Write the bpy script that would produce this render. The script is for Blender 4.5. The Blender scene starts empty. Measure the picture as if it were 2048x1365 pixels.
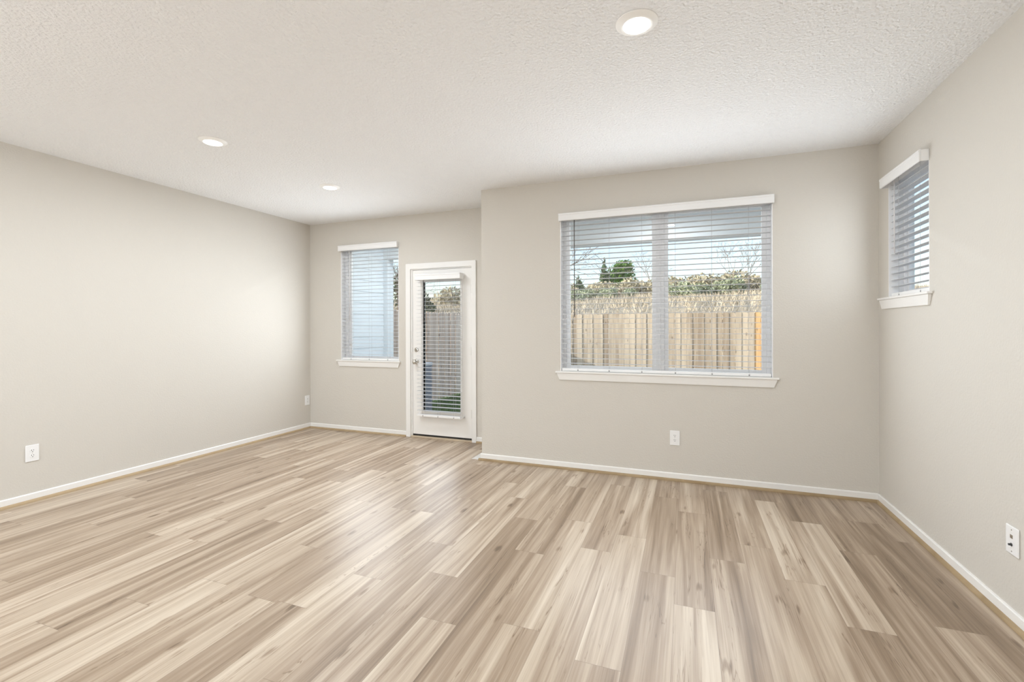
import bpy, bmesh, math, random
from mathutils import Matrix, Vector
random.seed(7)
D = bpy.data
SC = bpy.context.scene
COL = SC.collection
PI = math.pi

# ------------------------------------------------------------------ camera
YAW, ROLL, CAMZ = 0.35973, 0.00297, 1.3411
cam = D.cameras.new('camera'); cam_o = D.objects.new('camera', cam); COL.objects.link(cam_o)
cam.sensor_width = 36.0; cam.lens = 929.9 / 2048 * 36.0
cam.shift_y = -(682.5 - 656.1) / 2048.0
cam.clip_start = 0.02; cam.clip_end = 500
fwd = Vector((-math.sin(YAW), math.cos(YAW), 0)); rgt = Vector((math.cos(YAW), math.sin(YAW), 0)); dwn = Vector((0, 0, -1))
r3 = rgt * math.cos(ROLL) + dwn * math.sin(ROLL); d3 = dwn * math.cos(ROLL) - rgt * math.sin(ROLL)
m = Matrix.Identity(4)
for i in range(3):
    m[i][0] = r3[i]; m[i][1] = -d3[i]; m[i][2] = -fwd[i]
m[2][3] = CAMZ
cam_o.matrix_world = m
SC.camera = cam_o

# ------------------------------------------------------------------ colour management
SC.view_settings.view_transform = 'Standard'; SC.view_settings.look = 'None'
SC.view_settings.exposure = 0.0; SC.view_settings.gamma = 1.0
SC.view_settings.use_curve_mapping = False
SC.cycles.use_denoising = True
SC.cycles.max_bounces = 14; SC.cycles.diffuse_bounces = 8; SC.cycles.transparent_max_bounces = 24
SC.cycles.sample_clamp_indirect = 6.0

# ------------------------------------------------------------------ sky and sun
SUN_DIR = Vector((1.0, 0.52, -0.45)).normalized()          # the way the light travels
SKY_STRENGTH = 0.34
SUN_STRENGTH = 4.3
LAMP_POWER = 17.5
FILL_GLOBE_EMISSION = 145.0
PATIO_FILL_POWER = 24.0
w = D.worlds.new('sky'); SC.world = w; w.use_nodes = True
nt = w.node_tree; nt.nodes.clear()
wo = nt.nodes.new('ShaderNodeOutputWorld'); bg = nt.nodes.new('ShaderNodeBackground'); sky = nt.nodes.new('ShaderNodeTexSky')
sky.sky_type = 'NISHITA'; sky.sun_disc = False
sky.sun_elevation = math.asin(-SUN_DIR.z)
sky.sun_rotation = math.atan2(-SUN_DIR.x, -SUN_DIR.y)
sky.air_density = 1.0; sky.dust_density = 1.6; sky.ozone_density = 1.2
bg.inputs['Strength'].default_value = SKY_STRENGTH
hz = nt.nodes.new('ShaderNodeHueSaturation'); hz.inputs['Saturation'].default_value = 0.75      # thin winter haze
nt.links.new(sky.outputs[0], hz.inputs['Color']); nt.links.new(hz.outputs[0], bg.inputs['Color']); nt.links.new(bg.outputs[0], wo.inputs['Surface'])
sun = D.lights.new('sun', 'SUN'); sun.energy = SUN_STRENGTH; sun.angle = math.radians(0.6); sun.color = (1.0, 0.95, 0.88)
sun_o = D.objects.new('sun', sun); COL.objects.link(sun_o); sun_o.location = (-20, -15, 20)
sun_o.rotation_mode = 'QUATERNION'; sun_o.rotation_quaternion = SUN_DIR.to_track_quat('-Z', 'Y')

# area lights added just inside the windows and glazed door, standing in for sky light
DAY = 2.9                                                   # radiance of the added lights
def daylight_fill(name, x, y, z, w_, h_, rz, k=1.0):
    l = D.lights.new(name, 'AREA'); l.shape = 'RECTANGLE'; l.size = w_; l.size_y = h_; l.energy = DAY * k * math.pi * w_ * h_; l.color = (0.90, 0.95, 1.0)
    lo = D.objects.new(name, l); COL.objects.link(lo); lo.location = (x, y, z); lo.rotation_euler = (math.pi / 2, 0, rz)
daylight_fill('daylight_fill', -0.235, 4.252, 1.50, 1.74, 1.14, math.pi, 1.4)
daylight_fill('daylight_fill', -3.81, 4.874, 1.46, 0.86, 1.06, math.pi, 2.2)
daylight_fill('daylight_fill', -2.76, 4.795, 1.11, 0.52, 1.56, math.pi)
daylight_fill('daylight_fill', 1.314, 3.82, 1.95, 0.56, 0.74, math.pi / 2)

# ------------------------------------------------------------------ helpers: materials
def new_mat(name):
    mt = D.materials.new(name); mt.use_nodes = True
    nt = mt.node_tree
    return mt, nt, nt.nodes['Principled BSDF']
def N(nt, typ, **kw):
    n = nt.nodes.new(typ)
    for k, v in kw.items():
        setattr(n, k, v)
    return n
def simple(name, col, rough=0.5, metal=0.0, spec=0.5, noise=None, bump=None, dist=0.004):
    """noise=(scale, amount) tints the colour; bump=(scale, strength, detail)"""
    mt, nt, b = new_mat(name)
    b.inputs['Base Color'].default_value = (*col, 1); b.inputs['Roughness'].default_value = rough
    b.inputs['Metallic'].default_value = metal; b.inputs['Specular IOR Level'].default_value = spec
    co = N(nt, 'ShaderNodeTexCoord')
    if noise:
        t = N(nt, 'ShaderNodeTexNoise'); t.inputs['Scale'].default_value = noise[0]; t.inputs['Detail'].default_value = 4
        mr = N(nt, 'ShaderNodeMapRange'); mr.inputs['To Min'].default_value = 1 - noise[1]; mr.inputs['To Max'].default_value = 1 + noise[1]
        hs = N(nt, 'ShaderNodeHueSaturation'); hs.inputs['Color'].default_value = (*col, 1)
        nt.links.new(co.outputs['Object'], t.inputs['Vector']); nt.links.new(t.outputs['Fac'], mr.inputs['Value'])
        nt.links.new(mr.outputs[0], hs.inputs['Value']); nt.links.new(hs.outputs[0], b.inputs['Base Color'])
    if bump:
        t2 = N(nt, 'ShaderNodeTexNoise'); t2.inputs['Scale'].default_value = bump[0]; t2.inputs['Detail'].default_value = bump[2]
        bp = N(nt, 'ShaderNodeBump'); bp.inputs['Strength'].default_value = bump[1]; bp.inputs['Distance'].default_value = dist
        nt.links.new(co.outputs['Object'], t2.inputs['Vector']); nt.links.new(t2.outputs['Fac'], bp.inputs['Height'])
        nt.links.new(bp.outputs[0], b.inputs['Normal'])
    return mt

M = {}
M['wall'] = simple('wall_paint', (0.63, 0.60, 0.55), 0.75, bump=(80, 0.35, 3), spec=0.25, dist=0.006)
M['ceiling'] = simple('ceiling_paint', (0.87, 0.875, 0.88), 0.85, bump=(62, 1.0, 4), spec=0.2, dist=0.014)
M['trim'] = simple('trim_paint', (0.84, 0.83, 0.81), 0.35)
M['vinyl'] = simple('window_vinyl', (0.90, 0.90, 0.91), 0.35)
M['door'] = simple('door_paint', (0.84, 0.825, 0.80), 0.4)
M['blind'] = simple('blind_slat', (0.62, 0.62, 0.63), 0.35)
M['blind_head'] = simple('blind_valance', (0.86, 0.86, 0.86), 0.35)
M['plate'] = simple('plate_plastic', (0.86, 0.86, 0.86), 0.3)
M['lamp_trim'] = simple('lamp_trim', (0.95, 0.95, 0.94), 0.35)
M['black'] = simple('black_rubber', (0.012, 0.01, 0.009), 0.6)
M['slot'] = simple('slot_dark', (0.06, 0.06, 0.06), 0.6)
M['nickel'] = simple('satin_nickel', (0.62, 0.60, 0.56), 0.28, metal=1.0)
M['threshold'] = simple('threshold', (0.55, 0.45, 0.33), 0.4)
M['wand'] = simple('wand_backlit', (0.12, 0.11, 0.10), 0.3)  # dark copy of the white wand; backlit shade put into its colour
M['wand_white'] = simple('wand_white', (0.78, 0.76, 0.76), 0.3)
M['cord'] = simple('cord', (0.55, 0.55, 0.55), 0.8)
M['plug'] = simple('plug', (0.25, 0.25, 0.25), 0.5)
M['patio'] = simple('concrete', (0.66, 0.65, 0.62), 0.85, noise=(6, 0.12))
M['siding'] = simple('siding_paint', (0.80, 0.84, 0.88), 0.6)
M['soffit'] = simple('soffit_paint', (0.88, 0.89, 0.90), 0.6)
M['roof'] = simple('roof_shingle', (0.12, 0.11, 0.10), 0.9)
M['hvac'] = simple('hvac_paint', (0.22, 0.24, 0.30), 0.5)
M['hvac_lid'] = simple('hvac_lid', (0.48, 0.50, 0.55), 0.4)
M['pad'] = simple('pad_concrete', (0.5, 0.5, 0.48), 0.9)
M['bark'] = simple('bark', (0.16, 0.125, 0.10), 0.9, noise=(8, 0.3))
M['bark_pale'] = simple('bark_pale', (0.24, 0.20, 0.175), 0.9, noise=(8, 0.3))
M['lawn'] = simple('lawn_soil', (0.07, 0.13, 0.045), 0.9, noise=(20, 0.4))
M['yard'] = simple('dormant_turf', (0.50, 0.45, 0.35), 0.95, noise=(2.5, 0.2))
M['grass'] = simple('grass_blade', (0.10, 0.22, 0.055), 0.7, noise=(3, 0.35))
M['hill'] = simple('hill_ground', (0.42, 0.36, 0.27), 0.95, noise=(0.9, 0.3))
M['straw'] = simple('dry_grass_blade', (0.50, 0.43, 0.33), 0.85, noise=(0.4, 0.4))
M['leaf_dark'] = simple('leaf_evergreen', (0.10, 0.20, 0.035), 0.6, noise=(1.1, 0.6))
M['leaf_conifer'] = simple('leaf_conifer', (0.09, 0.15, 0.06), 0.6, noise=(1.1, 0.5))
M['leaf_sage'] = simple('leaf_sage', (0.36, 0.40, 0.27), 0.7, noise=(0.9, 0.35))
M['leaf_tan'] = simple('leaf_tan', (0.47, 0.42, 0.30), 0.8, noise=(0.9, 0.35))
M['leaf_yard'] = simple('leaf_yard', (0.15, 0.17, 0.10), 0.7, noise=(2, 0.5))

def emit(name, col, s):
    mt = D.materials.new(name); mt.use_nodes = True; nt = mt.node_tree; nt.nodes.clear()
    o = N(nt, 'ShaderNodeOutputMaterial'); e = N(nt, 'ShaderNodeEmission')
    e.inputs['Color'].default_value = (*col, 1); e.inputs['Strength'].default_value = s
    nt.links.new(e.outputs[0], o.inputs['Surface']); return mt
M['lens'] = emit('lamp_lens', (1.0, 0.97, 0.9), 6.0)
M['globe'] = emit('fill_globe_glow', (0.84, 0.93, 1.0), FILL_GLOBE_EMISSION)

def glass(name):
    mt = D.materials.new(name); mt.use_nodes = True; nt = mt.node_tree; nt.nodes.clear()
    o = N(nt, 'ShaderNodeOutputMaterial'); mx = N(nt, 'ShaderNodeMixShader')
    tr = N(nt, 'ShaderNodeBsdfTransparent'); gl = N(nt, 'ShaderNodeBsdfGlossy')
    tr.inputs['Color'].default_value = (0.97, 0.985, 0.98, 1); gl.inputs['Roughness'].default_value = 0.0
    lw = N(nt, 'ShaderNodeLayerWeight'); lw.inputs['Blend'].default_value = 0.5
    p = N(nt, 'ShaderNodeMath', operation='POWER'); p.inputs[1].default_value = 5
    ma = N(nt, 'ShaderNodeMath', operation='MULTIPLY_ADD'); ma.inputs[1].default_value = 0.94; ma.inputs[2].default_value = 0.045
    nt.links.new(lw.outputs['Facing'], p.inputs[0]); nt.links.new(p.outputs[0], ma.inputs[0]); nt.links.new(ma.outputs[0], mx.inputs['Fac'])
    nt.links.new(tr.outputs[0], mx.inputs[1]); nt.links.new(gl.outputs[0], mx.inputs[2]); nt.links.new(mx.outputs[0], o.inputs['Surface'])
    return mt
M['glass'] = glass('window_glass')

def plank_floor():
    mt, nt, b = new_mat('vinyl_plank')
    L = nt.links.new
    uv = N(nt, 'ShaderNodeUVMap', uv_map='UVMap')
    at = N(nt, 'ShaderNodeAttribute', attribute_name='seed', attribute_type='GEOMETRY')
    to = N(nt, 'ShaderNodeAttribute', attribute_name='tone', attribute_type='GEOMETRY')
    sp = N(nt, 'ShaderNodeSeparateXYZ'); L(uv.outputs[0], sp.inputs[0])
    def vec(su, sv):
        a = N(nt, 'ShaderNodeMath', operation='MULTIPLY'); a.inputs[1].default_value = su; L(sp.outputs['X'], a.inputs[0])
        c = N(nt, 'ShaderNodeMath', operation='MULTIPLY'); c.inputs[1].default_value = sv; L(sp.outputs['Y'], c.inputs[0])
        z = N(nt, 'ShaderNodeMath', operation='MULTIPLY'); z.inputs[1].default_value = 91.7; L(at.outputs['Fac'], z.inputs[0])
        cb = N(nt, 'ShaderNodeCombineXYZ'); L(a.outputs[0], cb.inputs[0]); L(c.outputs[0], cb.inputs[1]); L(z.outputs[0], cb.inputs[2])
        return cb
    def noise(su, sv, detail, dist, rough=0.5):
        t = N(nt, 'ShaderNodeTexNoise'); t.inputs['Scale'].default_value = 1.0; t.inputs['Detail'].default_value = detail
        t.inputs['Distortion'].default_value = dist; t.inputs['Roughness'].default_value = rough
        L(vec(su, sv).outputs[0], t.inputs['Vector']); return t
    broad = noise(13, 0.55, 2, 1.0)           # wide cream and brown bands
    mid = noise(42, 0.9, 3, 0.9)             # streaks
    fine = noise(190, 3.5, 2, 0.2)           # grain
    crack = noise(30, 0.9, 4, 2.2, 0.65)     # dark mineral streaks
    def mul_add(n, k, add):
        q = N(nt, 'ShaderNodeMath', operation='MULTIPLY_ADD'); q.inputs[1].default_value = k; q.inputs[2].default_value = add
        L(n, q.inputs[0]); return q.outputs[0]
    def add(a, c):
        q = N(nt, 'ShaderNodeMath', operation='ADD'); L(a, q.inputs[0]); L(c, q.inputs[1]); return q.outputs[0]
    s = add(mul_add(to.outputs['Fac'], 0.68, 0.185), mul_add(broad.outputs['Fac'], 1.25, -0.615))
    s = add(s, mul_add(mid.outputs['Fac'], 0.50, -0.245))
    s = add(s, mul_add(fine.outputs['Fac'], 0.30, -0.15))
    ck = N(nt, 'ShaderNodeMapRange'); ck.inputs['From Min'].default_value = 0.66; ck.inputs['From Max'].default_value = 0.76
    ck.inputs['To Min'].default_value = 0.0; ck.inputs['To Max'].default_value = -0.38; L(crack.outputs['Fac'], ck.inputs['Value'])
    s = add(s, ck.outputs[0])
    # small knots, stretched along the plank
    kv = N(nt, 'ShaderNodeTexVoronoi', distance='EUCLIDEAN'); kv.inputs['Scale'].default_value = 1.0
    wob = N(nt, 'ShaderNodeVectorMath', operation='ADD'); wn = N(nt, 'ShaderNodeVectorMath', operation='SCALE'); wn.inputs['Scale'].default_value = 0.35
    L(mid.outputs['Color'], wn.inputs[0]); L(vec(7.0, 2.6).outputs[0], wob.inputs[0]); L(wn.outputs[0], wob.inputs[1]); L(wob.outputs[0], kv.inputs['Vector'])
    km = N(nt, 'ShaderNodeMapRange'); km.inputs['From Min'].default_value = 0.05; km.inputs['From Max'].default_value = 0.13; km.inputs['To Min'].default_value = -0.40; km.inputs['To Max'].default_value = 0.0
    L(kv.outputs['Distance'], km.inputs['Value']); s = add(s, km.outputs[0])
    # thin dark cracks that wander along the grain
    ln = noise(19, 0.75, 3, 1.8, 0.6)
    sb = N(nt, 'ShaderNodeMath', operation='SUBTRACT'); sb.inputs[1].default_value = 0.5; L(ln.outputs['Fac'], sb.inputs[0])
    ab = N(nt, 'ShaderNodeMath', operation='ABSOLUTE'); L(sb.outputs[0], ab.inputs[0])
    lm = N(nt, 'ShaderNodeMapRange'); lm.inputs['From Min'].default_value = 0.002; lm.inputs['From Max'].default_value = 0.014; lm.inputs['To Min'].default_value = 1.0; lm.inputs['To Max'].default_value = 0.0; L(ab.outputs[0], lm.inputs['Value'])
    ms = noise(9, 1.9, 2, 0.4); mm = N(nt, 'ShaderNodeMapRange'); mm.inputs['From Min'].default_value = 0.54; mm.inputs['From Max'].default_value = 0.62; mm.inputs['To Max'].default_value = -0.36; L(ms.outputs['Fac'], mm.inputs['Value'])
    pr = N(nt, 'ShaderNodeMath', operation='MULTIPLY'); L(lm.outputs[0], pr.inputs[0]); L(mm.outputs[0], pr.inputs[1]); s = add(s, pr.outputs[0])
    rp = N(nt, 'ShaderNodeValToRGB'); L(s, rp.inputs['Fac'])
    e = rp.color_ramp.elements
    e[0].position = 0.0; e[0].color = (0.140, 0.096, 0.060, 1)
    e[1].position = 1.0; e[1].color = (0.615, 0.530, 0.425, 1)
    for pos, c in ((0.3, (0.255, 0.184, 0.124)), (0.52, (0.360, 0.275, 0.199)), (0.75, (0.487, 0.398, 0.305))):
        k = rp.color_ramp.elements.new(pos); k.color = (*c, 1)
    # hair-line seams between planks
    def edge(sock, size, wdt):
        h = N(nt, 'ShaderNodeMath', operation='SUBTRACT'); h.inputs[0].default_value = size; L(sock, h.inputs[1])
        mn = N(nt, 'ShaderNodeMath', operation='MINIMUM'); L(sock, mn.inputs[0]); L(h.outputs[0], mn.inputs[1])
        g = N(nt, 'ShaderNodeMath', operation='LESS_THAN'); g.inputs[1].default_value = wdt; L(mn.outputs[0], g.inputs[0]); return g.outputs[0]
    su = edge(sp.outputs['X'], 0.1826, 0.0007); sv = edge(sp.outputs['Y'], 1.215, 0.0010)
    mxs = N(nt, 'ShaderNodeMath', operation='MAXIMUM'); L(su, mxs.inputs[0]); L(sv, mxs.inputs[1])
    mk = N(nt, 'ShaderNodeMath', operation='MULTIPLY'); mk.inputs[1].default_value = 0.45; L(mxs.outputs[0], mk.inputs[0])
    mix = N(nt, 'ShaderNodeMix', data_type='RGBA'); L(mk.outputs[0], mix.inputs['Factor']); L(rp.outputs[0], mix.inputs[6]); mix.inputs[7].default_value = (0.09, 0.06, 0.04, 1)
    L(mix.outputs[2], b.inputs['Base Color'])
    b.inputs['Roughness'].default_value = 0.34; b.inputs['Specular IOR Level'].default_value = 0.45
    bp = N(nt, 'ShaderNodeBump'); bp.inputs['Strength'].default_value = 0.12; bp.inputs['Distance'].default_value = 0.002
    L(fine.outputs['Fac'], bp.inputs['Height']); L(bp.outputs[0], b.inputs['Normal'])
    return mt
M['floor'] = plank_floor()

def wood_mat(name, c0, c1, sx, sz, knots=True):
    mt, nt, b = new_mat(name); L = nt.links.new
    co = N(nt, 'ShaderNodeTexCoord'); oi = N(nt, 'ShaderNodeObjectInfo')
    mp = N(nt, 'ShaderNodeMapping'); mp.inputs['Scale'].default_value = (sx, sx, sz); L(co.outputs['Object'], mp.inputs['Vector'])
    ad = N(nt, 'ShaderNodeVectorMath', operation='ADD'); L(mp.outputs[0], ad.inputs[0])
    sc = N(nt, 'ShaderNodeVectorMath', operation='SCALE'); sc.inputs['Scale'].default_value = 43.0
    cb = N(nt, 'ShaderNodeCombineXYZ'); L(oi.outputs['Random'], cb.inputs[0]); L(oi.outputs['Random'], cb.inputs[2]); L(cb.outputs[0], sc.inputs[0]); L(sc.outputs[0], ad.inputs[1])
    t = N(nt, 'ShaderNodeTexNoise'); t.inputs['Scale'].default_value = 1; t.inputs['Detail'].default_value = 4; t.inputs['Distortion'].default_value = 0.7; L(ad.outputs[0], t.inputs['Vector'])
    pl = N(nt, 'ShaderNodeMath', operation='MULTIPLY_ADD'); pl.inputs[1].default_value = 0.55; pl.inputs[2].default_value = -0.25; L(oi.outputs['Random'], pl.inputs[0])
    sm = N(nt, 'ShaderNodeMath', operation='ADD'); L(t.outputs['Fac'], sm.inputs[0]); L(pl.outputs[0], sm.inputs[1])
    rp = N(nt, 'ShaderNodeValToRGB'); rp.color_ramp.elements[0].position = 0.2; rp.color_ramp.elements[0].color = (*c0, 1)
    rp.color_ramp.elements[1].position = 0.75; rp.color_ramp.elements[1].color = (*c1, 1); L(sm.outputs[0], rp.inputs['Fac'])
    out = rp.outputs[0]
    if knots:
        mp2 = N(nt, 'ShaderNodeMapping'); mp2.inputs['Scale'].default_value = (5, 5, 2.2); L(ad.outputs[0], mp2.inputs['Vector'])
        ad2 = N(nt, 'ShaderNodeVectorMath', operation='ADD'); L(co.outputs['Object'], ad2.inputs[0]); L(sc.outputs[0], ad2.inputs[1])
        L(ad2.outputs[0], mp2.inputs['Vector'])
        v = N(nt, 'ShaderNodeTexVoronoi'); v.inputs['Scale'].default_value = 1; L(mp2.outputs[0], v.inputs['Vector'])
        mr = N(nt, 'ShaderNodeMapRange'); mr.inputs['From Min'].default_value = 0.05; mr.inputs['From Max'].default_value = 0.13; mr.inputs['To Min'].default_value = 0.7; mr.inputs['To Max'].default_value = 0; L(v.outputs['Distance'], mr.inputs['Value'])
        mix = N(nt, 'ShaderNodeMix', data_type='RGBA'); L(mr.outputs[0], mix.inputs['Factor']); L(out, mix.inputs[6]); mix.inputs[7].default_value = (0.10, 0.06, 0.035, 1); out = mix.outputs[2]
    L(out, b.inputs['Base Color']); b.inputs['Roughness'].default_value = 0.8
    return mt
M['picket'] = wood_mat('cedar_picket', (0.30, 0.23, 0.165), (0.58, 0.485, 0.37), 14, 0.9)
M['picket_lightened'] = wood_mat('lightened_picket', (0.58, 0.42, 0.33), (0.90, 0.74, 0.62), 14, 0.9)  # wood colour lightened to brighten the shaded side fence
M['picket_orange'] = wood_mat('orange_picket', (0.50, 0.28, 0.12), (0.72, 0.46, 0.22), 14, 0.9)
M['shoe'] = wood_mat('shoe_moulding_wood', (0.29, 0.205, 0.11), (0.42, 0.315, 0.19), 6, 6, False)

# ------------------------------------------------------------------ helpers: meshes
class MB:
    def __init__(s): s.v = []; s.f = []
    def quad(s, *p):
        i = len(s.v); s.v += [tuple(q) for q in p]; s.f.append(tuple(range(i, i + len(p))))
    def box(s, x0, x1, y0, y1, z0, z1):
        i = len(s.v)
        s.v += [(x0, y0, z0), (x1, y0, z0), (x1, y1, z0), (x0, y1, z0), (x0, y0, z1), (x1, y0, z1), (x1, y1, z1), (x0, y1, z1)]
        s.f += [tuple(i + k for k in q) for q in ((0, 3, 2, 1), (4, 5, 6, 7), (0, 1, 5, 4), (1, 2, 6, 5), (2, 3, 7, 6), (3, 0, 4, 7))]
    def prism(s, poly, a0, a1, axis=0, inset=None):
        """poly: 2D points extruded along an axis from a0 to a1. axis 0 -> (y,z) poly along x; 1 -> (x,z) along y; 2 -> (x,y) along z"""
        n = len(poly); i = len(s.v)
        def P(a, q): return (a, q[0], q[1]) if axis == 0 else ((q[0], a, q[1]) if axis == 1 else (q[0], q[1], a))
        s.v += [P(a0, q) for q in poly] + [P(a1, q) for q in poly]
        s.f.append(tuple(i + k for k in range(n))); s.f.append(tuple(i + n + k for k in reversed(range(n))))
        for k in range(n):
            s.f.append((i + k, i + (k + 1) % n, i + n + (k + 1) % n, i + n + k))
    def cyl(s, p0, p1, r0, r1=None, n=12):
        r1 = r0 if r1 is None else r1
        p0 = Vector(p0); p1 = Vector(p1); d = (p1 - p0).normalized()
        u = d.orthogonal().normalized(); w_ = d.cross(u); i = len(s.v)
        for p, r in ((p0, r0), (p1, r1)):
            for k in range(n):
                a = 2 * PI * k / n; s.v.append(tuple(p + u * (r * math.cos(a)) + w_ * (r * math.sin(a))))
        s.f.append(tuple(i + k for k in reversed(range(n)))); s.f.append(tuple(i + n + k for k in range(n)))
        for k in range(n): s.f.append((i + k, i + (k + 1) % n, i + n + (k + 1) % n, i + n + k))
    def lathe(s, prof, n=24, c=(0, 0, 0), axis='z'):
        """prof: (r, h) list; axis z or -y"""
        i = len(s.v)
        for r, h in prof:
            for k in range(n):
                a = 2 * PI * k / n; x, y = r * math.cos(a), r * math.sin(a)
                s.v.append((c[0] + x, c[1] + y, c[2] + h) if axis == 'z' else (c[0] + x, c[1] - h, c[2] + y))
        for j in range(len(prof) - 1):
            for k in range(n):
                a, b2 = i + j * n + k, i + j * n + (k + 1) % n
                s.f.append((a, b2, b2 + n, a + n))
        s.f.append(tuple(i + k for k in reversed(range(n)))); s.f.append(tuple(i + (len(prof) - 1) * n + k for k in range(n)))
    def build(s, name, mat, parent=None, smooth=False, bevel=0.0):
        me = D.meshes.new(name); me.from_pydata(s.v, [], s.f); me.validate(); me.update()
        bm = bmesh.new(); bm.from_mesh(me); bmesh.ops.recalc_face_normals(bm, faces=bm.faces); bm.to_mesh(me); bm.free()
        if smooth:
            for p in me.polygons: p.use_smooth = True
        me.materials.append(M[mat] if isinstance(mat, str) else mat)
        o = D.objects.new(name, me); COL.objects.link(o)
        if parent: o.parent = parent
        if bevel:
            b = o.modifiers.new('bevel', 'BEVEL'); b.width = bevel; b.segments = 2; b.limit_method = 'ANGLE'; b.angle_limit = math.radians(40)
        return o

def tag(o, label=None, cat=None, group=None, kind=None):
    if label: o['label'] = label
    if cat: o['category'] = cat
    if group: o['group'] = group
    if kind: o['kind'] = kind
    return o
def empty(name, loc=(0, 0, 0), rz=0.0):
    o = D.objects.new(name, None); COL.objects.link(o); o.location = loc; o.rotation_euler = (0, 0, rz); o.empty_display_size = 0.1
    return o
def copy_tree(o, parent=None):
    c = o.copy(); COL.objects.link(c)
    if parent: c.parent = parent
    for ch in list(o.children):
        k = ch.copy(); COL.objects.link(k); k.parent = c
        for g in list(ch.children):
            q = g.copy(); COL.objects.link(q); q.parent = k
    return c

# ------------------------------------------------------------------ room dimensions (metres)
XL, XR = -4.774, 1.372          # inner faces of the left and right walls
YN, YF = 4.310, 4.932           # nearer back wall with the wide window, farther back wall with the door
XC = -1.951                     # corner where the back wall steps
Y0 = -4.6                       # wall behind the camera
H = 2.74
T = 0.14

def wall(name, axis, c0, c1, a0, a1, z0, z1, holes, mat='wall'):
    """wall slab: axis 'x' runs along x between a0..a1 with faces y=c0 (room) and y=c1; axis 'y' runs along y with faces x=c0, x=c1"""
    A = sorted({a0, a1} | {h[0] for h in holes} | {h[1] for h in holes})
    Z = sorted({z0, z1} | {h[2] for h in holes} | {h[3] for h in holes})
    def solid(i, j):
        if i < 0 or j < 0 or i >= len(A) - 1 or j >= len(Z) - 1: return False
        ca, cz = (A[i] + A[i + 1]) / 2, (Z[j] + Z[j + 1]) / 2
        return not any(h[0] < ca < h[1] and h[2] < cz < h[3] for h in holes)
    mb = MB()
    P = (lambda a, c, z: (a, c, z)) if axis == 'x' else (lambda a, c, z: (c, a, z))
    for i in range(len(A) - 1):
        for j in range(len(Z) - 1):
            if not solid(i, j): continue
            p, q, r, s_ = A[i], A[i + 1], Z[j], Z[j + 1]
            mb.quad(P(p, c0, r), P(q, c0, r), P(q, c0, s_), P(p, c0, s_))
            mb.quad(P(p, c1, r), P(p, c1, s_), P(q, c1, s_), P(q, c1, r))
            if not solid(i - 1, j): mb.quad(P(p, c0, r), P(p, c0, s_), P(p, c1, s_), P(p, c1, r))
            if not solid(i + 1, j): mb.quad(P(q, c0, r), P(q, c1, r), P(q, c1, s_), P(q, c0, s_))
            if not solid(i, j - 1): mb.quad(P(p, c0, r), P(p, c1, r), P(q, c1, r), P(q, c0, r))
            if not solid(i, j + 1): mb.quad(P(p, c0, s_), P(q, c0, s_), P(q, c1, s_), P(p, c1, s_))
    me = D.meshes.new(name); me.from_pydata(mb.v, [], mb.f); me.update()
    bm = bmesh.new(); bm.from_mesh(me); bmesh.ops.remove_doubles(bm, verts=bm.verts, dist=1e-5); bmesh.ops.recalc_face_normals(bm, faces=bm.faces); bm.to_mesh(me); bm.free()
    me.materials.append(M[mat]); o = D.objects.new(name, me); COL.objects.link(o); o['kind'] = 'structure'
    return o

# window openings:  a0, a1 along the wall, z0 sill, z1 head
WN = (-1.128, 0.659, 0.912, 2.42)
WF = (-4.257, -3.362, 0.912, 2.42)
WR = (3.515, 4.122, 1.538, 2.42)
DR = (-3.186, -2.340, 0.0, 2.072)
wall('wall_left', 'y', XL, XL - T, Y0 - T, YF + T, 0, H, [])
wall('wall_right', 'y', XR, XR + T, Y0 - T, YN + T, 0, H, [WR])
wall('wall_back', 'x', YN, YN + T, XC, XR, 0, H, [WN])
wall('wall_alcove', 'x', YF, YF + T, XL, XC + T, 0, H, [WF, DR])
wall('wall_return', 'y', XC, XC + T, YN + T, YF, 0, H, [])
wall('wall_front', 'x', Y0, Y0 - T, XL, XR, 0, H, [])
mb = MB(); mb.box(XL - T, XR + T, Y0 - T, YF + T, H, H + 0.25); tag(mb.build('ceiling', 'ceiling'), kind='structure')

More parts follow.
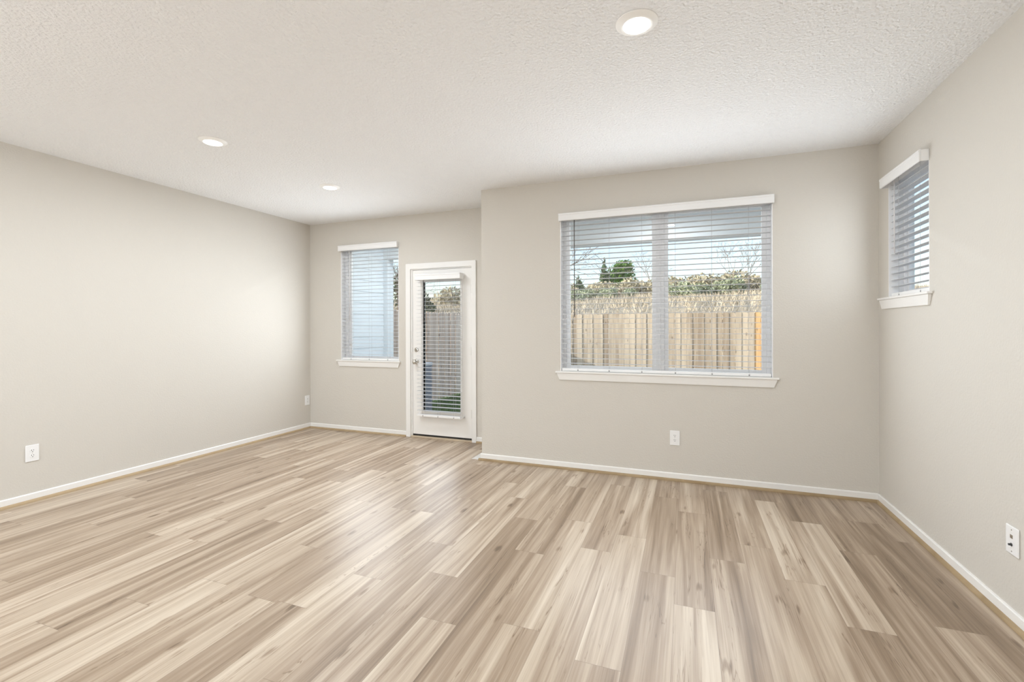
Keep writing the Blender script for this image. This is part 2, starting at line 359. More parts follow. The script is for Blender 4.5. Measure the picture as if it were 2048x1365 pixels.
# floor of printed vinyl planks
PW, PL, PX = 0.1826, 1.215, -0.062
joint = {0: 2.383, 1: 2.93, 2: 3.18, 3: 2.82, 4: 2.472, 5: 3.30, 6: 2.61, 7: 3.56, -1: 2.64, -2: 3.058, -3: 2.80, -4: 1.962, -5: 2.635, -6: 1.872,
         -7: 2.232, -8: 2.546, -9: 2.07, -10: 2.95, -11: 1.72, -12: 2.234, -13: 1.75, -14: 1.488, -15: 1.225, -16: 2.05, -17: 2.33, -18: 2.014,
         -19: 1.365, -20: 2.30, -21: 1.972, -22: 1.55, -23: 2.39, -24: 1.8, -25: 2.7, -26: 1.9}
tones = {(0, 2.383): 0.30, (0, 3.598): 0.62, (0, 1.168): 0.78, (1, 2.93): 0.34, (1, 1.715): 0.42, (2, 3.18): 0.60, (2, 1.965): 0.66, (3, 2.82): 0.68, (3, 1.605): 0.66, (3, 4.035): 0.36,
         (4, 2.472): 0.74, (4, 3.687): 0.28, (4, 1.257): 0.36, (5, 3.30): 0.30, (5, 2.085): 0.34, (5, 0.87): 0.6, (6, 2.61): 0.18, (6, 3.825): 0.42, (6, 1.395): 0.5, (7, 2.345): 0.46, (7, 3.56): 0.46,
         (-1, 2.64): 0.46, (-1, 3.855): 0.38, (-1, 1.425): 0.48, (-2, 3.058): 0.64, (-2, 1.843): 0.78, (-2, 0.628): 0.45, (-3, 2.80): 0.46, (-3, 1.585): 0.70, (-4, 1.962): 0.72, (-4, 3.177): 0.5, (-4, 0.747): 0.45,
         (-5, 2.635): 0.42, (-5, 1.42): 0.48, (-5, 3.85): 0.62, (-6, 1.872): 0.44, (-6, 3.087): 0.58, (-6, 0.657): 0.66, (-7, 2.232): 0.62, (-7, 1.017): 0.52, (-8, 2.546): 0.64, (-8, 1.331): 0.46, (-8, 3.761): 0.36,
         (-9, 2.07): 0.38, (-9, 0.855): 0.6, (-10, 1.735): 0.66, (-11, 1.72): 0.5, (-12, 2.234): 0.6, (-13, 1.75): 0.68, (-13, 2.965): 0.42, (-14, 1.488): 0.56, (-14, 2.703): 0.62, (-15, 1.225): 0.32, (-15, 2.44): 0.58,
         (-15, 0.01): 0.70, (-16, 2.05): 0.6, (-17, 2.33): 0.42, (-17, 1.115): 0.66, (-19, 1.365): 0.36, (-20, 2.30): 0.46, (-21, 1.972): 0.40, (-23, 2.39): 0.36, (-23, 1.175): 0.6}
rnd = random.Random(3)
mb = MB(); uvs = []; tone = []; seed = []
for n in range(-26, 8):
    x0, x1 = PX + n * PW, PX + (n + 1) * PW
    cx0, cx1 = max(x0, XL), min(x1, XR)
    if cx1 <= cx0: continue
    k = math.floor((Y0 - joint[n]) / PL)
    while joint[n] + k * PL < YF:
        y0, y1 = joint[n] + k * PL, joint[n] + (k + 1) * PL
        cy0, cy1 = max(y0, Y0), min(y1, YF); k += 1
        if cy1 - cy0 < 1e-4: continue
        if cx1 > XC and cy1 > YN:            # the floor stops at the nearer back wall there
            cy1 = YN if cx0 >= XC - PW else cy1
        if cy1 - cy0 < 1e-4: continue
        mb.quad((cx0, cy0, 0), (cx1, cy0, 0), (cx1, cy1, 0), (cx0, cy1, 0))
        uvs += [(cx0 - x0, cy0 - y0), (cx1 - x0, cy0 - y0), (cx1 - x0, cy1 - y0), (cx0 - x0, cy1 - y0)]
        tn = None
        for (a, b_), v in tones.items():
            if a == n and abs(b_ - y0) < 0.03: tn = v
        tone.append(tn if tn is not None else rnd.uniform(0.40, 0.72)); seed.append(rnd.random())
me = D.meshes.new('floor'); me.from_pydata(mb.v, [], mb.f)
ul = me.uv_layers.new(name='UVMap')
for i, q in enumerate(uvs): ul.data[i].uv = q
for nm, arr in (('tone', tone), ('seed', seed)):
    a = me.attributes.new(nm, 'FLOAT', 'FACE'); a.data.foreach_set('value', arr)
me.materials.append(M['floor']); me.update()
o = D.objects.new('floor', me); COL.objects.link(o); o['kind'] = 'structure'
mb = MB(); mb.box(XL - T, XR + T, Y0 - T, YN + T, -0.16, -0.001); mb.box(XL - T, XC + T, YN + T, YF + T, -0.16, -0.001); tag(mb.build('slab_ground', 'patio'), kind='structure')

# baseboards with a wood-coloured quarter round in front of them
def base(name, axis, c, sgn, a0, a1):
    """runs along axis from a0 to a1 against the wall face at c; sgn = direction into the room"""
    hb, tb = 0.067, 0.012
    prof = [(c, 0), (c + sgn * tb, 0), (c + sgn * tb, hb - 0.006), (c + sgn * (tb - 0.004), hb), (c, hb)]
    mb = MB(); mb.prism(prof, a0, a1, 0 if axis == 'x' else 1); return tag(mb.build(name, 'trim'), kind='structure')
def shoe(name, axis, c, sgn, a0, a1):
    tb, r = 0.012, 0.017
    q = c + sgn * tb
    prof = [(q, 0)] + [(q + sgn * r * math.cos(t), 0.021 * math.sin(t)) for t in [i * PI / 12 for i in range(7)]]
    mb = MB(); mb.prism(prof, a0, a1, 0 if axis == 'x' else 1); return tag(mb.build(name, 'shoe'), kind='structure')
CL, CR = -3.253, -2.297          # outer edges of the door casing
base('baseboard_left', 'y', XL, 1, Y0, YF); base('baseboard_right', 'y', XR, -1, Y0, YN); base('baseboard_back', 'x', YN, -1, XC - 0.012, XR)
base('baseboard_alcove', 'x', YF, -1, XL, CL); base('baseboard_corner', 'x', YF, -1, CR, XC); base('baseboard_return', 'y', XC, -1, YN, YF)
base('baseboard_front', 'x', Y0, 1, XL, XR)
shoe('trim_1', 'y', XL, 1, Y0, YF); shoe('trim_2', 'y', XR, -1, Y0, YN); shoe('trim_3', 'x', YN, -1, XC - 0.029, XR)
shoe('trim_4', 'x', YF, -1, XL, CL); shoe('trim_5', 'x', YF, -1, CR, XC); shoe('trim_6', 'y', XC, -1, YN, YF)

# ------------------------------------------------------------------ windows (local frame: x along the wall, -y into the room, z up)
def window(name, loc, rz, W, z0, z1, panes, fw, stool_l, stool_r, fw_l=None):
    """opening W wide from z0 to z1, loc is the left end of the opening on the wall face at floor level"""
    r = empty(name, loc, rz); r['kind'] = 'structure'
    fl = fw_l or fw
    ya, yb = 0.085, 0.135
    zs = z0 + 0.016
    ft = 0.055
    f = MB()
    f.box(0, fl * 0.5, ya, yb, zs, z1); f.box(W - fw * 0.5, W, ya, yb, zs, z1); f.box(fl * 0.5, W - fw * 0.5, ya, yb, zs, zs + 0.024); f.box(fl * 0.5, W - fw * 0.5, ya, yb, z1 - ft * 0.5, z1)
    f.build('frame', 'vinyl', r, bevel=0.003)
    xs = [(fl * 0.5, W - fw * 0.5)] if panes == 1 else None
    if panes == 2:
        mc = W * 0.5 + 0.009
        mu = MB(); mu.box(mc - 0.036, mc + 0.036, ya, yb, zs + 0.024, z1 - ft * 0.5); mu.box(mc - 0.006, mc + 0.006, ya - 0.006, ya, zs + 0.024, z1 - ft * 0.5); mu.build('mullion', 'vinyl', r, bevel=0.003)
        xs = [(fl * 0.5, mc - 0.036), (mc + 0.036, W - fw * 0.5)]
    for (a, b) in xs:
        s = MB(); t = 0.034; yc, yd = ya + 0.014, yb - 0.004; zb, zt = zs + 0.024, z1 - ft * 0.5
        tl = fl * 0.5 if a == fl * 0.5 else t
        s.box(a, a + tl, yc, yd, zb, zt); s.box(b - t, b, yc, yd, zb, zt); s.box(a + tl, b - t, yc, yd, zb, zb + 0.024); s.box(a + tl, b - t, yc, yd, zt - t, zt)
        so = s.build('sash', 'vinyl', r, bevel=0.002)
        p = MB(); p.box(a + tl - 0.004, b - t + 0.004, yc + 0.014, yc + 0.018, zb + 0.02, zt - t + 0.004); p.build('pane', 'glass', r)
    j = MB(); j.box(0.0005, 0.006, 0.0, ya, zs, z1); j.box(W - 0.006, W - 0.0005, 0.0, ya, zs, z1); j.box(0.006, W - 0.006, 0.0, ya, z1 - 0.006, z1 - 0.0005); j.build('lit_reveal', 'vinyl', r)  # white facing added to give the drywall reveals their outside-lit brightness
    # stool board with horns and an angled apron below
    s = MB(); s.box(0.0, W, -0.001, ya + 0.001, z0, zs); s.box(-stool_l, W + stool_r, -0.030, -0.0005, z0, zs); s.build('stool', 'trim', r, bevel=0.004)
    a = MB()
    za, zb_ = z0 - 0.066, z0 - 0.0005
    i0, i1, j0, j1 = -stool_l + 0.012, W + stool_r - 0.012, -stool_l + 0.036, W + stool_r - 0.036
    a.v = [(j0, -0.0005, za), (j1, -0.0005, za), (i1, -0.0005, zb_), (i0, -0.0005, zb_), (j0, -0.013, za), (j1, -0.013, za), (i1, -0.021, zb_), (i0, -0.021, zb_)]
    a.f = [(0, 1, 2, 3), (4, 7, 6, 5), (0, 4, 5, 1), (3, 2, 6, 7), (0, 3, 7, 4), (1, 5, 6, 2)]
    a.build('apron', 'trim', r, bevel=0.002)
    return r
window('window_1', (WN[0], YN, 0), 0, WN[1] - WN[0], WN[2], WN[3], 2, 0.066, 0.045, 0.042, 0.07)
window('window_2', (WF[0], YF, 0), 0, WF[1] - WF[0], WF[2], WF[3], 1, 0.07, 0.06, 0.03, 0.09)
window('window_3', (XR, WR[1], 0), -PI / 2, WR[1] - WR[0], WR[2], WR[3], 1, 0.06, 0.13, 0.045)

# ------------------------------------------------------------------ window blinds (local frame as for windows; x from 0 to W)
def blind(loc, rz, W, zb, zv, ys, label, wand_x, wand_z, cords, vx=(0.005, 0.005), yv=-0.052, yback=-0.001, ptch=0.0467, wand_mat='wand', wand_y=None, head=True, vh=0.072, clip=False):
    """zb bottom of the bottom rail, zv lower edge of the valance, ys centre of the slats in y"""
    r = empty('window_blind', loc, rz)
    tag(r, label, 'blind', 'white slatted blinds on the windows and the door')
    g = 0.010
    hd = 0.025
    # bottom rail
    b = MB(); b.box(g, W - g, ys - hd, ys + hd, zb, zb + 0.026); br = b.build('bottom_rail', 'blind_head', r, bevel=0.004)
    for cx in cords:
        pg = MB(); pg.cyl((cx, ys - hd - 0.0012, zb + 0.010), (cx, ys - hd + 0.004, zb + 0.010), 0.0065, n=10); pg.build('plug', 'plug', br)
    # slats, slightly crowned
    s = MB(); z = zb + 0.073; k = 0
    while z < zv + 0.012:
        dz = 0.0016
        n = 4; top = []; bot = []
        for i in range(n + 1):
            u = -1 + 2 * i / n; top.append((ys + hd * u, z + dz * (1 - u * u) + 0.0014)); bot.append((ys + hd * u, z + dz * (1 - u * u) - 0.0014))
        s.prism(top + bot[::-1], g, W - g, 0)
        z += ptch; k += 1
    s.build('slats', 'blind', r)
    # ladder cords either side of the slats
    for cx in cords:
        c = MB()
        for yy in (ys - hd - 0.001, ys + hd + 0.001): c.cyl((cx, yy, zb + 0.02), (cx, yy, zv + 0.04), 0.0009, n=6)
        c.build('ladder_cord', 'cord', r)
    # head rail and valance with returns
    h = MB(); h.box(g, W - g, ys - hd, ys + hd, zv + 0.014, zv + 0.066); h.build('head_rail', 'blind', r)
    v = MB(); x0, x1 = -vx[0], W + vx[1]
    z1 = zv + vh
    prof = [(yv, zv + 0.006), (yv + 0.004, zv), (yv + 0.011, zv), (yv + 0.011, z1), (yv + 0.003, z1), (yv - 0.003, z1 - 0.006), (yv - 0.003, z1 - 0.016), (yv, z1 - 0.020)]
    v.prism(prof, x0, x1, 0)
    v.box(x0, x0 + 0.009, yv + 0.011, yback, zv, z1 - 0.003); v.box(x1 - 0.009, x1, yv + 0.011, yback, zv, z1 - 0.003)
    v.build('valance', 'blind_head', r, bevel=0.002)
    # tilt wand
    wy = wand_y if wand_y is not None else ys - hd - 0.006
    t = MB(); t.cyl((wand_x, wy, wand_z), (wand_x, wy, zv + 0.02), 0.0042, n=8); t.cyl((wand_x, wy, wand_z - 0.012), (wand_x, wy, wand_z), 0.0052, 0.0045, n=8)
    t.build('tilt_wand', wand_mat, r, smooth=True)
    return r
blind((WN[0], YN, 0), 0, WN[1] - WN[0], 0.930, 2.347, 0.037, 'wide white slatted blind across the double window over the floor outlet',
      0.135, 1.455, [c - WN[0] for c in (-0.962, -0.671, -0.38, -0.095, 0.201, 0.486)])
blind((WF[0], YF, 0), 0, WF[1] - WF[0], 0.930, 2.347, 0.037, 'narrow white slatted blind on the window between the left wall and the door',
      0.135, 1.452, [c - WF[0] for c in (-4.105, -3.82, -3.537)], wand_mat='wand_white')
blind((XR, WR[1], 0), -PI / 2, WR[1] - WR[0], 1.556, 2.347, 0.037, 'small high white slatted blind on the right-hand wall window',
      0.115, 1.86, [0.14, 0.46], wand_mat='wand_white', wand_y=-0.004)

# ------------------------------------------------------------------ door (opens inward; glazed)
dr = empty('door_1', (-3.163, YF, 0)); dr['kind'] = 'structure'
DW, DT = 0.800, 0.045
yd0, yd1 = 0.004, 0.049
gx0, gx1, gz0, gz1 = 0.150, 0.655, 0.330, 1.905
mb = MB()
mb.box(0, gx0, yd0, yd1, 0.042, 2.048); mb.box(gx1, DW, yd0, yd1, 0.042, 2.048); mb.box(gx0, gx1, yd0, yd1, 0.042, gz0); mb.box(gx0, gx1, yd0, yd1, gz1, 2.048)
mb.build('slab', 'door', dr)
mb = MB(); e = 0.028; yl0, yl1 = yd0 - 0.010, yd1 + 0.010
mb.box(gx0 - e, gx0, yl0, yl1, gz0 - e, gz1 + e); mb.box(gx1, gx1 + e, yl0, yl1, gz0 - e, gz1 + e); mb.box(gx0, gx1, yl0, yl1, gz0 - e, gz0); mb.box(gx0, gx1, yl0, yl1, gz1, gz1 + e)
mb.build('lite_frame', 'door', dr, bevel=0.005)
mb = MB(); mb.box(gx0 - 0.004, gx1 + 0.004, 0.025, 0.029, gz0 - 0.004, gz1 + 0.004); mb.build('pane', 'glass', dr)
mb = MB(); mb.box(0.0, DW, yd0 + 0.006, yd1, 0.021, 0.0415); mb.build('sweep', 'black', dr)
mb = MB(); mb.box(-0.0033, -0.0003, 0.018, 0.03, 0.03, 2.051); mb.box(DW + 0.0003, DW + 0.0033, 0.018, 0.03, 0.03, 2.051); mb.box(0, DW, 0.018, 0.03, 2.0483, 2.0512); mb.build('gap_shade', 'black', dr)  # black strips that put shade into the door gap
# deadbolt and knob, satin nickel
kx = 0.052
mb = MB(); mb.lathe([(0.029, 0.0), (0.029, 0.006), (0.025, 0.011), (0.017, 0.013), (0.016, 0.020), (0.0, 0.020)], 20, (kx, yd0 - 0.0003, 1.075), '-y'); db = mb.build('deadbolt', 'nickel', dr, smooth=False, bevel=0.001)
mb = MB(); mb.box(kx - 0.004, kx + 0.004, yd0 - 0.034, yd0 - 0.020, 1.075 - 0.016, 1.075 + 0.016); mb.build('thumb_turn', 'nickel', db, bevel=0.002)
mb = MB(); mb.lathe([(0.033, 0.0), (0.033, 0.005), (0.028, 0.010), (0.013, 0.013), (0.012, 0.030), (0.020, 0.036), (0.0285, 0.048), (0.0285, 0.058), (0.022, 0.066), (0.010, 0.069), (0.0, 0.069)], 24, (kx, yd0 - 0.0003, 0.930), '-y'); mb.build('knob', 'nickel', dr, smooth=True)
mb = MB()
for z in (1.075, 0.935): mb.box(-0.011, -0.002, yd0 + 0.001, yd0 + 0.030, z - 0.028, z + 0.028)
mb.build('strike_plate', 'black', dr)
for z in (0.33, 1.07, 1.80):
    mb = MB(); mb.cyl((DW + 0.003, yd0 - 0.005, z - 0.05), (DW + 0.003, yd0 - 0.005, z + 0.05), 0.006, n=10); mb.build('hinge', 'nickel', dr)
# jamb, casing and threshold
mb = MB()
mb.box(DR[0], -3.1665, YF + 0.0005, YF + T, 0.02, 2.0515); mb.box(-2.3595, DR[1], YF + 0.0005, YF + T, 0.02, 2.0515); mb.box(DR[0], DR[1], YF + 0.0005, YF + T, 2.0515, DR[3])
mb.box(-3.1665, -3.153, YF + 0.052, YF + T, 0.02, 2.0515); mb.box(-2.373, -2.3595, YF + 0.052, YF + T, 0.02, 2.0515); mb.box(-3.153, -2.373, YF + 0.052, YF + T, 2.038, 2.0515)
tag(mb.build('trim_7', 'trim'), kind='structure')
mb = MB(); ci, co_ = 0.056, 0.0175
def casing_leg(x0, x1): mb.box(x0, x1, YF - co_, YF - 0.0005, 0.0, 2.133)
mb.prism([(CL, 0), (CL, 2.133), (CR, 2.133), (CR, 0), (CR - 0.058, 0), (CR - 0.058, 2.064), (CL + 0.066, 2.064), (CL + 0.066, 0)], YF - co_, YF - 0.0005, 1)
tag(mb.build('trim_8', 'trim', bevel=0.004), kind='structure')
mb = MB(); mb.box(CL + 0.066, CR - 0.058, YF - 0.016, YF + T + 0.03, 0.0005, 0.019); tag(mb.build('trim_9', 'threshold', bevel=0.003), kind='structure')

db_ = blind((-3.062, YF + 0.004 - 0.0105, 0), 0, 0.605, 0.278, 1.915, -0.058, 'long white slatted blind hung on the glazed back door',
      0.112, 1.424, [0.095, 0.30, 0.51], vx=(0.0, 0.0), yv=-0.105, yback=-0.003, wand_y=-0.090)
for xx in (-0.006, 0.599):
    mb = MB(); mb.box(xx, xx + 0.012, -0.062, -0.001, 0.284, 0.294); mb.box(xx, xx + 0.012, -0.004, -0.0005, 0.268, 0.310); mb.build('hold_down_bracket', 'plate', db_)

# ------------------------------------------------------------------ outlets and the low-voltage plate
def outlet(loc, rz, label, group='white wall plates'):
    r = empty('wall_outlet', loc, rz); tag(r, label, 'outlet', group)
    p = MB(); p.box(-0.041, 0.041, -0.007, -0.0003, -0.064, 0.064); p.build('plate', 'plate', r, bevel=0.004)
    for zc in (0.0195, -0.0195):
        f = MB(); f.prism([(0.017 * math.cos(a), zc + 0.0165 * math.sin(a)) for a in [2 * PI * k / 20 for k in range(20)]], -0.0095, -0.0065, 1); fo = f.build('receptacle', 'plate', r)
        s = MB(); s.box(-0.0078, -0.0050, -0.0101, -0.0090, zc + 0.000, zc + 0.009); s.box(0.0050, 0.0078, -0.0101, -0.0090, zc + 0.001, zc + 0.008)
        s.cyl((0, -0.0101, zc - 0.0075), (0, -0.0090, zc - 0.0075), 0.0030, n=10); s.build('slots', 'slot', fo)
    c = MB(); c.cyl((0, -0.0082, 0), (0, -0.0065, 0), 0.0028, n=10); c.build('screw', 'nickel', r)
    return r
outlet((XL, 2.071, 0.377), PI / 2, 'duplex outlet low on the plain left wall, nearest the camera')
outlet((XL, 4.872, 0.377), PI / 2, 'duplex outlet low on the left wall beside the far room corner')
outlet((-0.101, YN, 0.373), 0, 'duplex outlet low on the back wall beneath the double window')
r = empty('cable_plate', (XR, 2.747, 0.377), -PI / 2); tag(r, 'white cable plate with two small jacks low on the right wall', 'wall plate', 'white wall plates')
mb = MB(); mb.box(-0.043, 0.043, -0.008, -0.0003, -0.064, 0.064); mb.build('plate', 'plate', r, bevel=0.004)
mb = MB(); mb.box(-0.009, 0.009, -0.0092, -0.0075, 0.010, 0.026); mb.box(-0.005, 0.005, -0.0096, -0.0092, 0.014, 0.021); mb.build('data_jack', 'nickel', r)
mb = MB(); mb.cyl((0, -0.0105, -0.018), (0, -0.0075, -0.018), 0.0075, n=6); mb.cyl((0, -0.019, -0.018), (0, -0.0105, -0.018), 0.0048, n=12); mb.build('coax_jack', 'slot', r)
for z in (0.048, -0.048):
    mb = MB(); mb.cyl((0, -0.0092, z), (0, -0.0075, z), 0.0030, n=10); mb.build('screw', 'nickel', r)

# ------------------------------------------------------------------ recessed ceiling lights (and their lamps)
def downlight(x, y, label, z=H, power=LAMP_POWER):
    r = empty('recessed_light', (x, y, z)); tag(r, label, 'ceiling light', 'recessed ceiling lights')
    t = MB(); n = 40; prof = [(0.062, -0.0155), (0.068, -0.0165), (0.074, -0.0135), (0.091, -0.004), (0.095, -0.0015), (0.095, -0.0003), (0.062, -0.0003)]
    i0 = 0
    for rr, h in prof:
        for k in range(n): a = 2 * PI * k / n; t.v.append((rr * math.cos(a), rr * math.sin(a), h))
    for j in range(len(prof)):
        for k in range(n):
            j2 = (j + 1) % len(prof); t.f.append((j * n + k, j * n + (k + 1) % n, j2 * n + (k + 1) % n, j2 * n + k))
    t.build('trim_ring', 'lamp_trim', r, smooth=True)
    l = MB(); l.lathe([(0.0618, -0.006), (0.0618, -0.0145), (0.050, -0.0160), (0.0, -0.0165)], 40); l.build('lens', 'lens', r)
    ld = D.lights.new('lamp', 'AREA'); ld.shape = 'DISK'; ld.size = 0.12; ld.energy = power; ld.color = (0.89, 0.945, 1.0)
    lo = D.objects.new('lamp', ld); COL.objects.link(lo); lo.parent = r; lo.location = (0, 0, -0.019)
    return r
downlight(-0.212, 2.200, 'largest, closest glowing round recessed light on the ceiling')
downlight(-3.300, 2.458, 'glowing round recessed light on the ceiling nearer the left wall, second from the camera')
downlight(-3.290, 3.660, 'smallest glowing round recessed light on the ceiling, farthest from the camera')
for (x, y, l) in ((-0.212, -0.3, 'unseen fill light added over the camera, right row'), (-3.30, 0.80, 'unseen fill light added to the left row, level with the camera'), (-3.30, -0.5, 'unseen fill light added to the left row, just behind the camera'),
                  (-0.212, -2.8, 'unseen fill light added to the right row near the front wall'), (-3.30, -3.9, 'unseen fill light added to the left row near the front wall')):
    downlight(x, y, l)  # unseen lights added to brighten the room

# three globe lamps added unseen behind the camera to brighten room and ceiling
fill_root = empty('fill_globe', (-3.4, -1.6, H)); tag(fill_root, 'unseen globe lamp added as room fill, behind the camera, nearest', 'fill lamp', 'added fill globes')
mb = MB(); mb.lathe([(0.06, -0.0005), (0.06, -0.02), (0.05, -0.03), (0.0, -0.03)], 20); mb.build('canopy', 'nickel', fill_root)
mb = MB(); mb.cyl((0, 0, -1.17), (0, 0, -0.03), 0.004, n=8); mb.build('cord', 'slot', fill_root)
mb = MB(); mb.lathe([(0.0, -1.185)] + [(0.11 * math.sin(PI * k / 16), -1.295 + 0.11 * math.cos(PI * k / 16)) for k in range(1, 16)] + [(0.0, -1.405)], 24); mb.build('globe', 'globe', fill_root, smooth=True)
for yy, lb in ((-2.4, 'unseen globe lamp added as room fill, behind the camera, middle'), (-3.2, 'unseen globe lamp added as room fill, behind the camera, last')):
    q = copy_tree(fill_root); q.location = (-3.4, yy, H); q['label'] = lb

# ------------------------------------------------------------------ outside: the covered patio
mb = MB(); mb.box(-4.6, XR + T, YF + T + 0.03, 6.6, -0.2, -0.06); mb.box(XC + T, XR + T, YN + T, YF + T + 0.03, -0.2, -0.06); tag(mb.build('patio_floor', 'patio'), kind='structure')
mb = MB(); mb.box(-4.75, XR + 0.5, YF + T, 6.42, 2.72, 2.82); mb.box(XC + T, XR + 0.5, YN + T, YF + T, 2.72, 2.82); tag(mb.build('patio_ceiling', 'soffit'), kind='structure')
mb = MB(); mb.box(-4.75, XR + 0.3, 6.05, 6.215, 2.42, 2.72); tag(mb.build('patio_beam', 'soffit'), kind='structure')
mb = MB(); mb.box(-4.50, -4.335, 6.05, 6.215, -0.06, 2.42); tag(mb.build('column', 'siding', bevel=0.004), kind='structure')
mb = MB(); mb.box(XR + 0.12, XR + 0.285, 6.05, 6.215, -0.3, 2.42); tag(mb.build('column_right', 'siding', bevel=0.004), kind='structure')
downlight(-0.3, 5.25, 'hidden fill light added in the patio ceiling outside the double window', 2.72, PATIO_FILL_POWER)  # lights added out of sight to brighten beam, soffit and siding
downlight(-3.35, 5.75, 'hidden fill light added in the patio ceiling outside the door', 2.72, PATIO_FILL_POWER * 0.75)
# lap siding of the wing that closes the patio on the left
mb = MB(); z = -0.1
while z < 2.72:
    zt = min(z + 0.165, 2.72)
    mb.prism([(-4.52, z), (-4.400, z), (-4.410, zt), (-4.52, zt)], YF + T + 0.001, 6.049, 1); z += 0.165
tag(mb.build('wall_wing', 'siding'), kind='structure')
mb = MB()
mb.prism([(Y0 - 0.7, H + 0.26), (YF + 1.7, H + 0.26), (0.6, H + 2.2)], XL - 0.5, XR + 0.5, 0); tag(mb.build('roof', 'roof'), kind='structure')

# ------------------------------------------------------------------ outside: ground, fences, unit
def smooth(t): t = max(0.0, min(1.0, t)); return t * t * (3 - 2 * t)
YB, XS = 13.0, -5.6              # back fence and side fence
def gz(x, y):
    z = -0.20 - 0.20 * smooth((-3.0 - x) / 2.4)
    if y > 13.0:
        k = [(13.0, 0), (16, 0.8), (22, 2.25), (40, 3.85), (55, 5.2), (90, 7.4)]
        for (ya, za), (yb, zb) in zip(k, k[1:]):
            if ya <= y <= yb: return z * max(0, 1 - (y - 13) / 4) + za + (zb - za) * (y - ya) / (yb - ya) + 0.10 * math.sin(x * 0.7 + y * 0.3) + 0.06 * math.sin(x * 1.9)
        return 7.4
    return z
def grid(name, xs, ys, mat, kind):
    mb = MB(); nx = len(xs)
    for y in ys:
        for x in xs: mb.v.append((x, y, gz(x, y)))
    for j in range(len(ys) - 1):
        for i in range(nx - 1): mb.f.append((j * nx + i, j * nx + i + 1, (j + 1) * nx + i + 1, (j + 1) * nx + i))
    return tag(mb.build(name, mat, smooth=True), kind=kind)
grid('lawn', [-16 + 0.8 * i for i in range(18)], [6.2 + 0.4 * i for i in range(18)], 'lawn', 'structure')
grid('yard', [-2.4 + 0.8 * i for i in range(34)], [6.2 + 0.4 * i for i in range(18)], 'yard', 'structure')
grid('yard_side', [XR + T + 0.02 + 0.8 * i for i in range(28)], [-8 + 0.8 * i for i in range(18)] + [6.2], 'patio', 'structure')  # unseen ground kept pale to bounce light up to the right window
grid('hill', [-60 + 2.0 * i for i in range(61)], [13.0, 13.6, 14.3, 15, 16, 18, 20, 22, 25, 28, 31, 34, 37, 40, 44, 48, 52, 55, 60, 70, 80, 90], 'hill', 'structure')

def fence(name, label, side):
    r = empty(name, (0, 0, 0)); tag(r, label, 'fence')
    rn = random.Random(11 if side else 5)
    top = 1.72; w_ = 0.138; step = 0.145
    if side: n, a0 = 42, 7.0
    else: n, a0 = 64, XS + 0.08
    for i in range(n):
        a = a0 + i * step
        h = top + rn.uniform(-0.008, 0.008); off = (0.019 if i % 2 else 0.0) * (rn.random() < 0.8) + rn.uniform(0, 0.005)
        wa = a + rn.uniform(-0.003, 0.003); lean = rn.uniform(-0.006, 0.006); t = 0.016
        z0 = (gz(XS, a) if side else gz(a, 12.9)) + 0.03
        c = 0.026                                   # dog-eared corners
        out = [(wa, z0), (wa + w_, z0), (wa + w_ + lean, h - c), (wa + w_ - c + lean, h), (wa + c + lean, h), (wa + lean, h - c)]
        mb = MB()
        if side: mb.prism(out, XS - off, XS - off - t, 0)
        else: mb.prism(out, YB + off, YB + off + t, 1)
        p = mb.build('picket', 'picket_orange' if (not side and 49 <= i <= 54) else ('picket_lightened' if side else 'picket'), r)
    for z in (0.05, 0.75, 1.45):
        mb = MB()
        if side: mb.box(XS - 0.085, XS - 0.042, a0, a0 + n * step, z, z + 0.085)
        else: mb.box(a0, a0 + n * step, YB + 0.042, YB + 0.08, z, z + 0.085)
        mb.build('rail', 'picket', r)
    return r
fence('wooden_fence', 'sunlit wooden picket fence along the back, seen through the double window', False)
fence('wooden_fence', 'shaded wooden picket fence beside the lawn, seen through the glazed door', True)

hv = empty('air_conditioner', (-4.78, 7.17, gz(-4.78, 7.17))); tag(hv, 'slate-grey outdoor air-conditioning unit on the grass, seen through the glazed door', 'air conditioner')
mb = MB(); mb.box(-0.45, 0.45, -0.45, 0.45, -0.03, 0.06); mb.build('pad', 'pad', hv)
mb = MB(); mb.box(-0.365, 0.365, -0.365, 0.365, 0.06, 0.12)
for k in range(34): z = 0.125 + k * 0.0265; mb.box(-0.365, 0.365, -0.365, 0.365, z, z + 0.017)
mb.box(-0.345, 0.345, -0.345, 0.345, 0.11, 1.02); mb.build('louvred_casing', 'hvac', hv)
mb = MB(); mb.box(-0.375, 0.375, -0.375, 0.375, 1.02, 1.075); mb.build('lid', 'hvac_lid', hv, bevel=0.01)
mb = MB(); mb.lathe([(0.30, 1.0755), (0.30, 1.09), (0.10, 1.10), (0.0, 1.10)], 24); mb.build('fan_guard', 'black', hv)

# short green grass between the house and the fences
rn = random.Random(21); mb = MB()
def blade(x, y, h, wd, lean):
    z = gz(x, y); a = rn.uniform(0, 2 * PI); dx, dy = math.cos(a) * wd, math.sin(a) * wd; lx, ly = rn.uniform(-lean, lean), rn.uniform(-lean, lean)
    mb.quad((x - dx, y - dy, z - 0.01), (x + dx, y + dy, z - 0.01), (x + lx, y + ly, z + h))
for _ in range(9000): blade(rn.uniform(-5.55, -2.2), rn.uniform(6.7, 11.0), rn.uniform(0.05, 0.11), 0.007, 0.05)
tag(mb.build('lawn_grass', 'grass'), 'short green grass by the side fence, seen through the glazed door', 'grass', kind='stuff')
